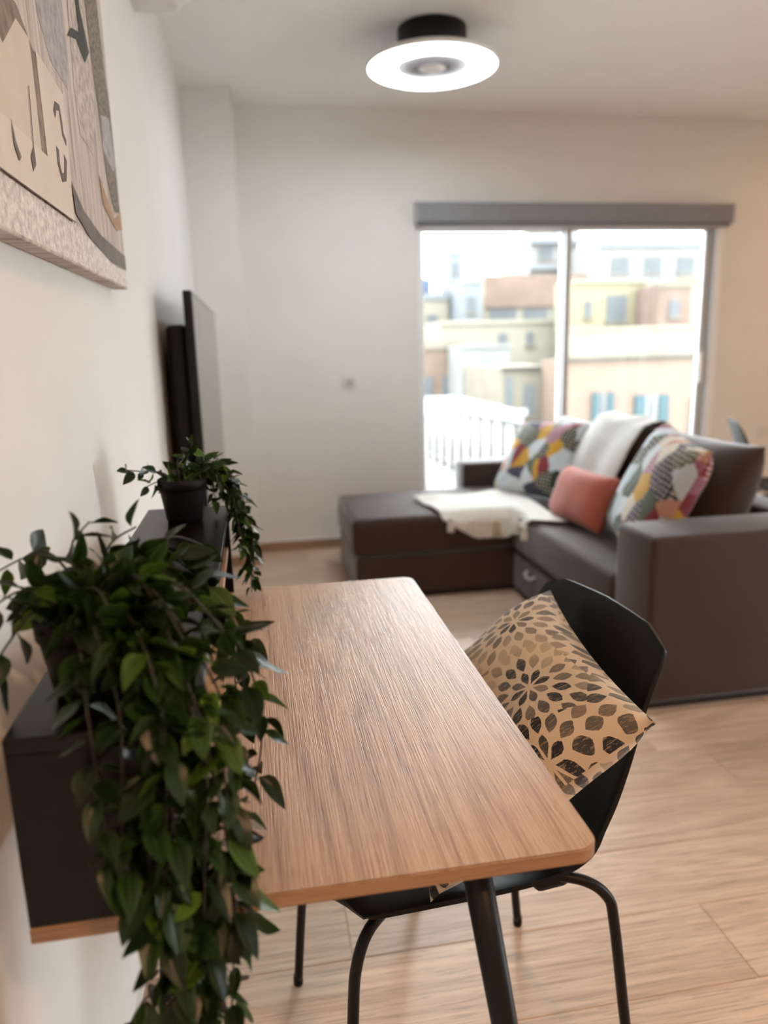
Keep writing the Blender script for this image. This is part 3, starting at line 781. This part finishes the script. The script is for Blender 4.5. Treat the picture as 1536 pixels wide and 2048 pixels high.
# ------------------------------------------------------------------ air conditioner (only its far end is in view)
ac = thing('air_conditioner', 'white wall air conditioner high on the left wall', 'air conditioner', (WX, 2.13, 2.19))
def ac_section(y, s=1.0):
    return [(WX, y, 2.478), (WX + .15 * s, y, 2.478), (WX + .192 * s, y, 2.45), (WX + .198 * s, y, 2.36), (WX + .190 * s, y, 2.275), (WX + .168 * s, y, 2.228), (WX + .125 * s, y, 2.198), (WX + .07, y, 2.190), (WX, y, 2.190)]
bm = bmesh.new(); secs = [[bm.verts.new(p) for p in ac_section(y, s)] for y, s in ((1.70, .96), (1.715, 1.0), (2.515, 1.0), (2.53, .96))]
for a, b_ in zip(secs[:-1], secs[1:]):
    for k in range(len(a)): bm.faces.new((a[k], a[(k + 1) % len(a)], b_[(k + 1) % len(a)], b_[k]))
bm.faces.new(secs[0][::-1]); bm.faces.new(secs[-1])
finish(bm, 'body', M['white_plastic'], ac)
lv = box('louvre', (WX + .085, 1.80, 2.188), (WX + .150, 2.40, 2.198), M['dark_gap'], ac, .002)
box('flap', (WX + .09, 1.79, 2.180), (WX + .146, 2.36, 2.186), M['white_plastic'], ac, .002)

# ------------------------------------------------------------------ canvas picture on the left wall
AX = WX + .030
pic = thing('canvas_picture', 'large pale still life canvas print of cards and weathered wood on the left wall', 'picture', (WX, 1.24, 1.35))
t = NT('whitewashed_wood_print'); v = t.coords('Object', (1, 42, 3.0)); n1 = t.noise(v, 1.6, 5, .7, .4); n2 = t.noise(t.coords('Object', (1, 7, 1.2)), 1.0, 3)
c = t.ramp(n1, [(.30, (.20, .16, .135)), (.44, (.42, .36, .32)), (.56, (.60, .54, .49)), (.75, (.70, .65, .60))]); c = t.mix(t.math('MULTIPLY', n2, .35), c, (.55, .44, .37)); t.l(c, t.p.inputs['Base Color']); t.set(Roughness=.75); t.bump(t.noise(t.coords('Object'), 900, 2), .15, .0006); M['art_base'] = t.m
M['art_card'] = plain('print_card_cream', (.62, .53, .45), .75, .06, 9)
M['art_card2'] = plain('print_card_pale', (.68, .60, .52), .75, .05, 9)
M['art_ink'] = plain('print_ink_grey', (.12, .095, .08), .75, .3, 80)
M['art_brown'] = plain('print_brown_wood', (.24, .18, .14), .75, .35, 50)
M['art_leaf'] = plain('print_dark_leaf', (.035, .04, .03), .75, .25, 40)
M['art_stone'] = plain('print_speckled_bark', (.20, .17, .14), .8, .75, 110)
M['art_blue'] = plain('print_blue_grey', (.38, .36, .36), .75, .25, 60)
M['art_shadow'] = plain('print_grey_shadow', (.16, .135, .12), .75, .3, 14)
M['art_wedge'] = plain('print_tan_wood', (.40, .26, .16), .75, .2, 40)
M['art_plate'] = plain('print_pale_streaks', (.48, .42, .37), .75, .4, 70)
M['art_white'] = plain('print_white_paint', (.70, .64, .58), .75, .12, 90)
M['art_strip'] = plain('print_flaked_paint', (.66, .61, .56), .75, .30, 120)
box('canvas', (WX + .001, .62, 1.348), (AX, 1.690, 2.06), M['art_base'], pic, .002)
depth = [0]
def printed(name, pts, mat):
    depth[0] += 1
    x = AX + .00025 * depth[0]
    bm = bmesh.new(); f = bm.faces.new([bm.verts.new((x - .0002, y, z)) for y, z in pts])
    ex = bmesh.ops.extrude_face_region(bm, geom=[f])
    for g in ex['geom']:
        if isinstance(g, bmesh.types.BMVert): g.co.x = x
    bmesh.ops.triangulate(bm, faces=bm.faces)
    return finish(bm, name, M[mat], pic)
def strokes(name, pts, wd, mat):
    L_, R_ = [], []
    for i, p in enumerate(pts):
        a = Vector(pts[max(0, i - 1)]); b_ = Vector(pts[min(len(pts) - 1, i + 1)]); d = (b_ - a).normalized(); nn = Vector((-d.y, d.x)) * wd
        L_.append(tuple(Vector(p) + nn)); R_.append(tuple(Vector(p) - nn))
    return printed(name, L_ + R_[::-1], mat)
printed('printed_strip', [(.63, 1.352), (1.686, 1.352), (1.686, 1.385), (1.52, 1.384), (1.34, 1.402), (1.24, 1.408), (.63, 1.408)], 'art_strip')
printed('printed_arch', [(1.307, 1.80), (1.10, 1.80), (1.146, 1.651), (1.19, 1.613), (1.288, 1.606), (1.31, 1.66)], 'art_blue')
printed('printed_plank', [(1.374, 1.90), (1.445, 1.90), (1.522, 1.661), (1.446, 1.552), (1.348, 1.559), (1.338, 1.621)], 'art_plate')
printed('printed_bark', [(1.50, 1.90), (1.64, 1.90), (1.655, 1.747), (1.675, 1.706), (1.68, 1.596), (1.675, 1.496), (1.611, 1.487), (1.56, 1.544), (1.549, 1.627), (1.527, 1.711)], 'art_stone')
printed('printed_stone', [(1.56, 1.647), (1.650, 1.666), (1.678, 1.583), (1.64, 1.566), (1.549, 1.585)], 'art_blue')
printed('printed_wedge', [(1.48, 1.527), (1.535, 1.5), (1.602, 1.471), (1.684, 1.499), (1.684, 1.465), (1.613, 1.453), (1.49, 1.479)], 'art_wedge')
printed('printed_leaf', [(1.404, 1.86), (1.453, 1.777), (1.499, 1.729), (1.45, 1.697), (1.406, 1.707), (1.391, 1.711), (1.325, 1.693), (1.359, 1.716), (1.423, 1.733)], 'art_leaf')
printed('printed_shadow', [(1.235, 1.468), (1.304, 1.439), (1.434, 1.42), (1.684, 1.414), (1.684, 1.386), (1.533, 1.384), (1.339, 1.401), (1.244, 1.424)], 'art_shadow')
printed('printed_gap', [(.90, 1.60), (1.03, 1.62), (1.100, 1.585), (1.102, 1.45), (.90, 1.44)], 'art_brown')
printed('printed_card', [(.63, 1.54), (.80, 1.62), (.953, 1.55), (1.021, 1.600), (1.072, 1.598), (1.075, 1.573), (1.072, 1.43), (.63, 1.43)], 'art_card')
printed('printed_card', [(1.100, 1.595), (1.237, 1.584), (1.223, 1.412), (1.100, 1.412)], 'art_card2')
printed('printed_card', [(.63, 1.47), (1.00, 1.47), (1.12, 1.47), (1.223, 1.49), (1.223, 1.409), (.63, 1.409)], 'art_card2')
strokes('printed_digit', [(1.164, 1.538), (1.178, 1.553), (1.200, 1.556), (1.204, 1.540), (1.206, 1.524), (1.222, 1.516)], .0055, 'art_ink')
strokes('printed_digit', [(1.161, 1.495), (1.158, 1.474), (1.170, 1.459), (1.190, 1.464), (1.205, 1.492)], .0065, 'art_ink')
strokes('printed_line', [(1.041, 1.535), (1.034, 1.49), (1.028, 1.455)], .0012, 'art_ink')
printed('printed_blot', [(1.011, 1.450), (1.03, 1.466), (1.031, 1.445), (1.014, 1.434)], 'art_shadow')
printed('printed_blot', [(.944, 1.472), (.952, 1.452), (.967, 1.439), (.958, 1.433), (.944, 1.445)], 'art_shadow')
strokes('printed_line', [(.63, 1.4085), (1.223, 1.4085)], .0008, 'art_ink')

# ------------------------------------------------------------------ outside: balcony, railing, facing houses
def ext(name, col, var=.06, vs=1.5): return plain(name, col, .9, var, vs, .3, 20, spec=.1)
E_ = {'peach': ext('peach_render', (.102, .074, .058)), 'stone': ext('weathered_stone', (.102, .091, .073), .12), 'cream': ext('cream_render', (.135, .124, .100)), 'yellow': ext('yellow_render', (.132, .116, .078)),
      'white': ext('white_render', (.120, .119, .114)), 'grey': ext('grey_render', (.096, .102, .110)), 'brown': ext('brown_brick', (.098, .070, .057), .12), 'blue': ext('blue_paint', (.040, .055, .085)),
      'shutter': ext('blue_grey_shutter', (.030, .048, .054)), 'dark': ext('dull_window', (.066, .070, .074)), 'line': ext('dark_cornice', (.042, .038, .033)), 'tiles': ext('balcony_tiles', (.10, .095, .09))}
tag(box('balcony', (-1.0, BY + .22, -.15), (6.0, 8.2, -.01), E_['tiles']), 'tiled balcony floor outside the glass door', 'balcony', kind='structure')
rail = thing('balcony_railing', 'slim metal balcony railing outside the glass door', 'railing', (1.94, 6.4, -.01))
RA, RB = Vector((1.86, 7.9, 0)), Vector((2.02, 5.0, 0))
M['rail'] = plain('railing_paint', (.030, .017, .013), .5)
tube('top_rail', [(RA.x, RA.y, .60), (RB.x, RB.y, .60)], .022, plain('railing_cap', (.05, .046, .043), .4), rail)
tube('bottom_rail', [(RA.x, RA.y, .06), (RB.x, RB.y, .06)], .015, M['rail'], rail)
for k in range(12):
    p = RA.lerp(RB, k / 11); tube('baluster', [(p.x, p.y, -.01), (p.x, p.y, .60)], .017, M['rail'], rail, 8)

def house(label, lo, hi, mat, wins=(), bands=(), shutters=False):
    """front faces -y. wins: (x0,x1,z0,z1); bands: (z0,z1,proud,material)"""
    t_ = thing('house', label, 'building', ((lo[0] + hi[0]) / 2, (lo[1] + hi[1]) / 2, lo[2]))
    box('wall', lo, hi, E_[mat], t_)
    y = lo[1]
    for x0, x1, z0, z1 in wins:
        wd = box('window', (x0, y - .05, z0), (x1, y + .02, z1), E_['dark'] if not shutters else E_['white'], t_)
        box('sill', (x0 - .06, y - .14, z0 - .08), (x1 + .06, y, z0), E_['stone'], wd)
        if shutters:
            s = (x1 - x0) * .30
            for a, b_ in ((x0, x0 + s), (x1 - s, x1)): box('shutter', (a, y - .12, z0), (b_, y - .04, z1), E_['shutter'], wd, .01, 1)
            box('pane', ((x0 + x1) / 2 - .03, y - .10, z0), ((x0 + x1) / 2 + .03, y - .05, z1), E_['dark'], wd)
    for z0, z1, pr, m in bands: box('ledge', (lo[0] - .05, y - pr, z0), (hi[0] + .05, y + .02, z1), E_[m], t_)
    return t_
house('peach house with blue shuttered windows seen through the right pane', (7.85, 18, -9), (15.5, 19.8, .74), 'peach',
      [(8.49, 9.07, -1.19, -.09), (9.66, 10.60, -1.33, -.20), (11.27, 12.20, -1.40, -.30), (13.0, 13.9, -1.4, -.3), (8.49, 9.07, -4.2, -3.0), (9.66, 10.6, -4.2, -3.0)],
      [(.70, .78, .10, 'line'), (.78, 1.46, .02, 'stone'), (1.46, 1.54, .08, 'stone')], True)
house('narrow sand coloured house with tall dark windows behind the railing', (6.79, 20, -9), (8.68, 23.8, .52), 'stone', [(7.42, 7.70, -.79, .05), (6.88, 7.08, -.63, .3), (8.1, 8.35, -.8, .05)], [(.44, .56, .08, 'line')])
house('plain white house block left of the narrow sand house', (6.78, 24, -9), (8.40, 25.8, 1.16), 'white', [(7.6, 7.8, -1.2, -.5)], [(1.06, 1.18, .06, 'white')])
house('pale peach house at the left edge of the glass door', (2.0, 26, -9), (7.30, 31, 1.28), 'peach', [(5.9, 6.25, -.9, .1), (6.6, 6.9, -.9, .1)], [(1.05, 1.3, .08, 'stone')])
house('long cream house in the middle distance', (7.55, 30, -9), (14.2, 33.8, 2.11), 'cream', [(10.0, 10.35, 1.1, 1.6), (11.2, 11.5, 1.1, 1.6)], [(1.95, 2.13, .1, 'cream')])
house('brown topped block with a glass band on the left skyline', (11.93, 38, -9), (17.4, 44, 4.57), 'cream', [(12.2, 13.6, 2.35, 2.9), (14.0, 15.3, 2.35, 2.9), (15.6, 16.7, 2.35, 2.9)], [(2.98, 4.57, .15, 'brown')])
house('pale block with blue roof tank on the far left', (4.0, 36, -9), (9.5, 42, 3.6), 'cream', [(8.4, 8.9, 1.6, 2.6)], [(3.3, 3.62, .1, 'grey')])
wt = thing('water_tank', 'blue water tank on the roof at far left', 'tank', (8.55, 37, 3.625)); lathe('drum', [(0, 0), (.30, 0), (.32, .05), (.32, .62), (.25, .70), (0, .72)], (8.55, 37, 3.625), E_['blue'], wt, 20); lathe('lid', [(0, .72), (.1, .72), (.1, .76), (0, .76)], (8.55, 37, 3.625), E_['white'], wt, 12)
house('slim grey blue stair tower beside the brown topped block', (9.62, 34, -9), (10.5, 38, 4.02), 'grey', [(9.85, 10.2, 2.6, 3.3)], [(3.9, 4.04, .08, 'white')])
house('yellow house behind the peach house', (12.3, 28, -9), (15.3, 29.8, 3.47), 'yellow', [(12.8, 13.05, 2.1, 2.7), (13.7, 14.5, 1.9, 2.9)], [(3.35, 3.5, .1, 'cream')])
house('small brown brick roof room on the right skyline', (14.87, 26.2, -9), (16.17, 27.8, 3.15), 'brown', [(15.3, 15.7, 2.0, 2.6)], [(3.05, 3.2, .08, 'stone')])
house('cream house at the right edge of the glass door', (16.95, 28.5, -9), (22, 33, 3.54), 'cream', [(18.0, 18.6, 1.6, 2.6), (19.4, 20.0, 1.6, 2.6)], [(3.4, 3.6, .1, 'stone')])
house('distant grey white block above the yellow house', (21.4, 45, -9), (36, 49.2, 7.0), 'white', [(22.2, 23.4, 5.2, 6.2), (24.4, 25.6, 5.2, 6.2), (26.6, 27.8, 5.2, 6.2)], [(4.6, 4.85, .3, 'grey'), (6.75, 7.05, .2, 'grey')])
house('distant pale tower at the top of the glass', (18.8, 50, -9), (22.3, 56, 8.43), 'white', [(19.4, 20.4, 6.6, 7.4), (20.9, 21.8, 6.6, 7.4)], [(5.9, 6.15, .5, 'grey'), (7.6, 7.85, .5, 'grey')])
house('far rooftop chimney stack block on the left skyline', (12.7, 48, -9), (13.6, 49, 6.9), 'grey', [(12.95, 13.3, 5.6, 6.2)], [(6.75, 6.95, .1, 'white')])
house('low white terrace wall just beyond the balcony', (2.0, 14, -9), (5.2, 19, -.1), 'white', [(3.2, 3.6, -1.9, -1.1), (4.2, 4.6, -1.9, -1.1)], [(-.18, -.06, .06, 'white')])
tag(box('street', (-40, 8.3, -9.3), (80, 120, -9.0), E_['stone']), 'pale street ground far below the balcony', 'ground', kind='structure')
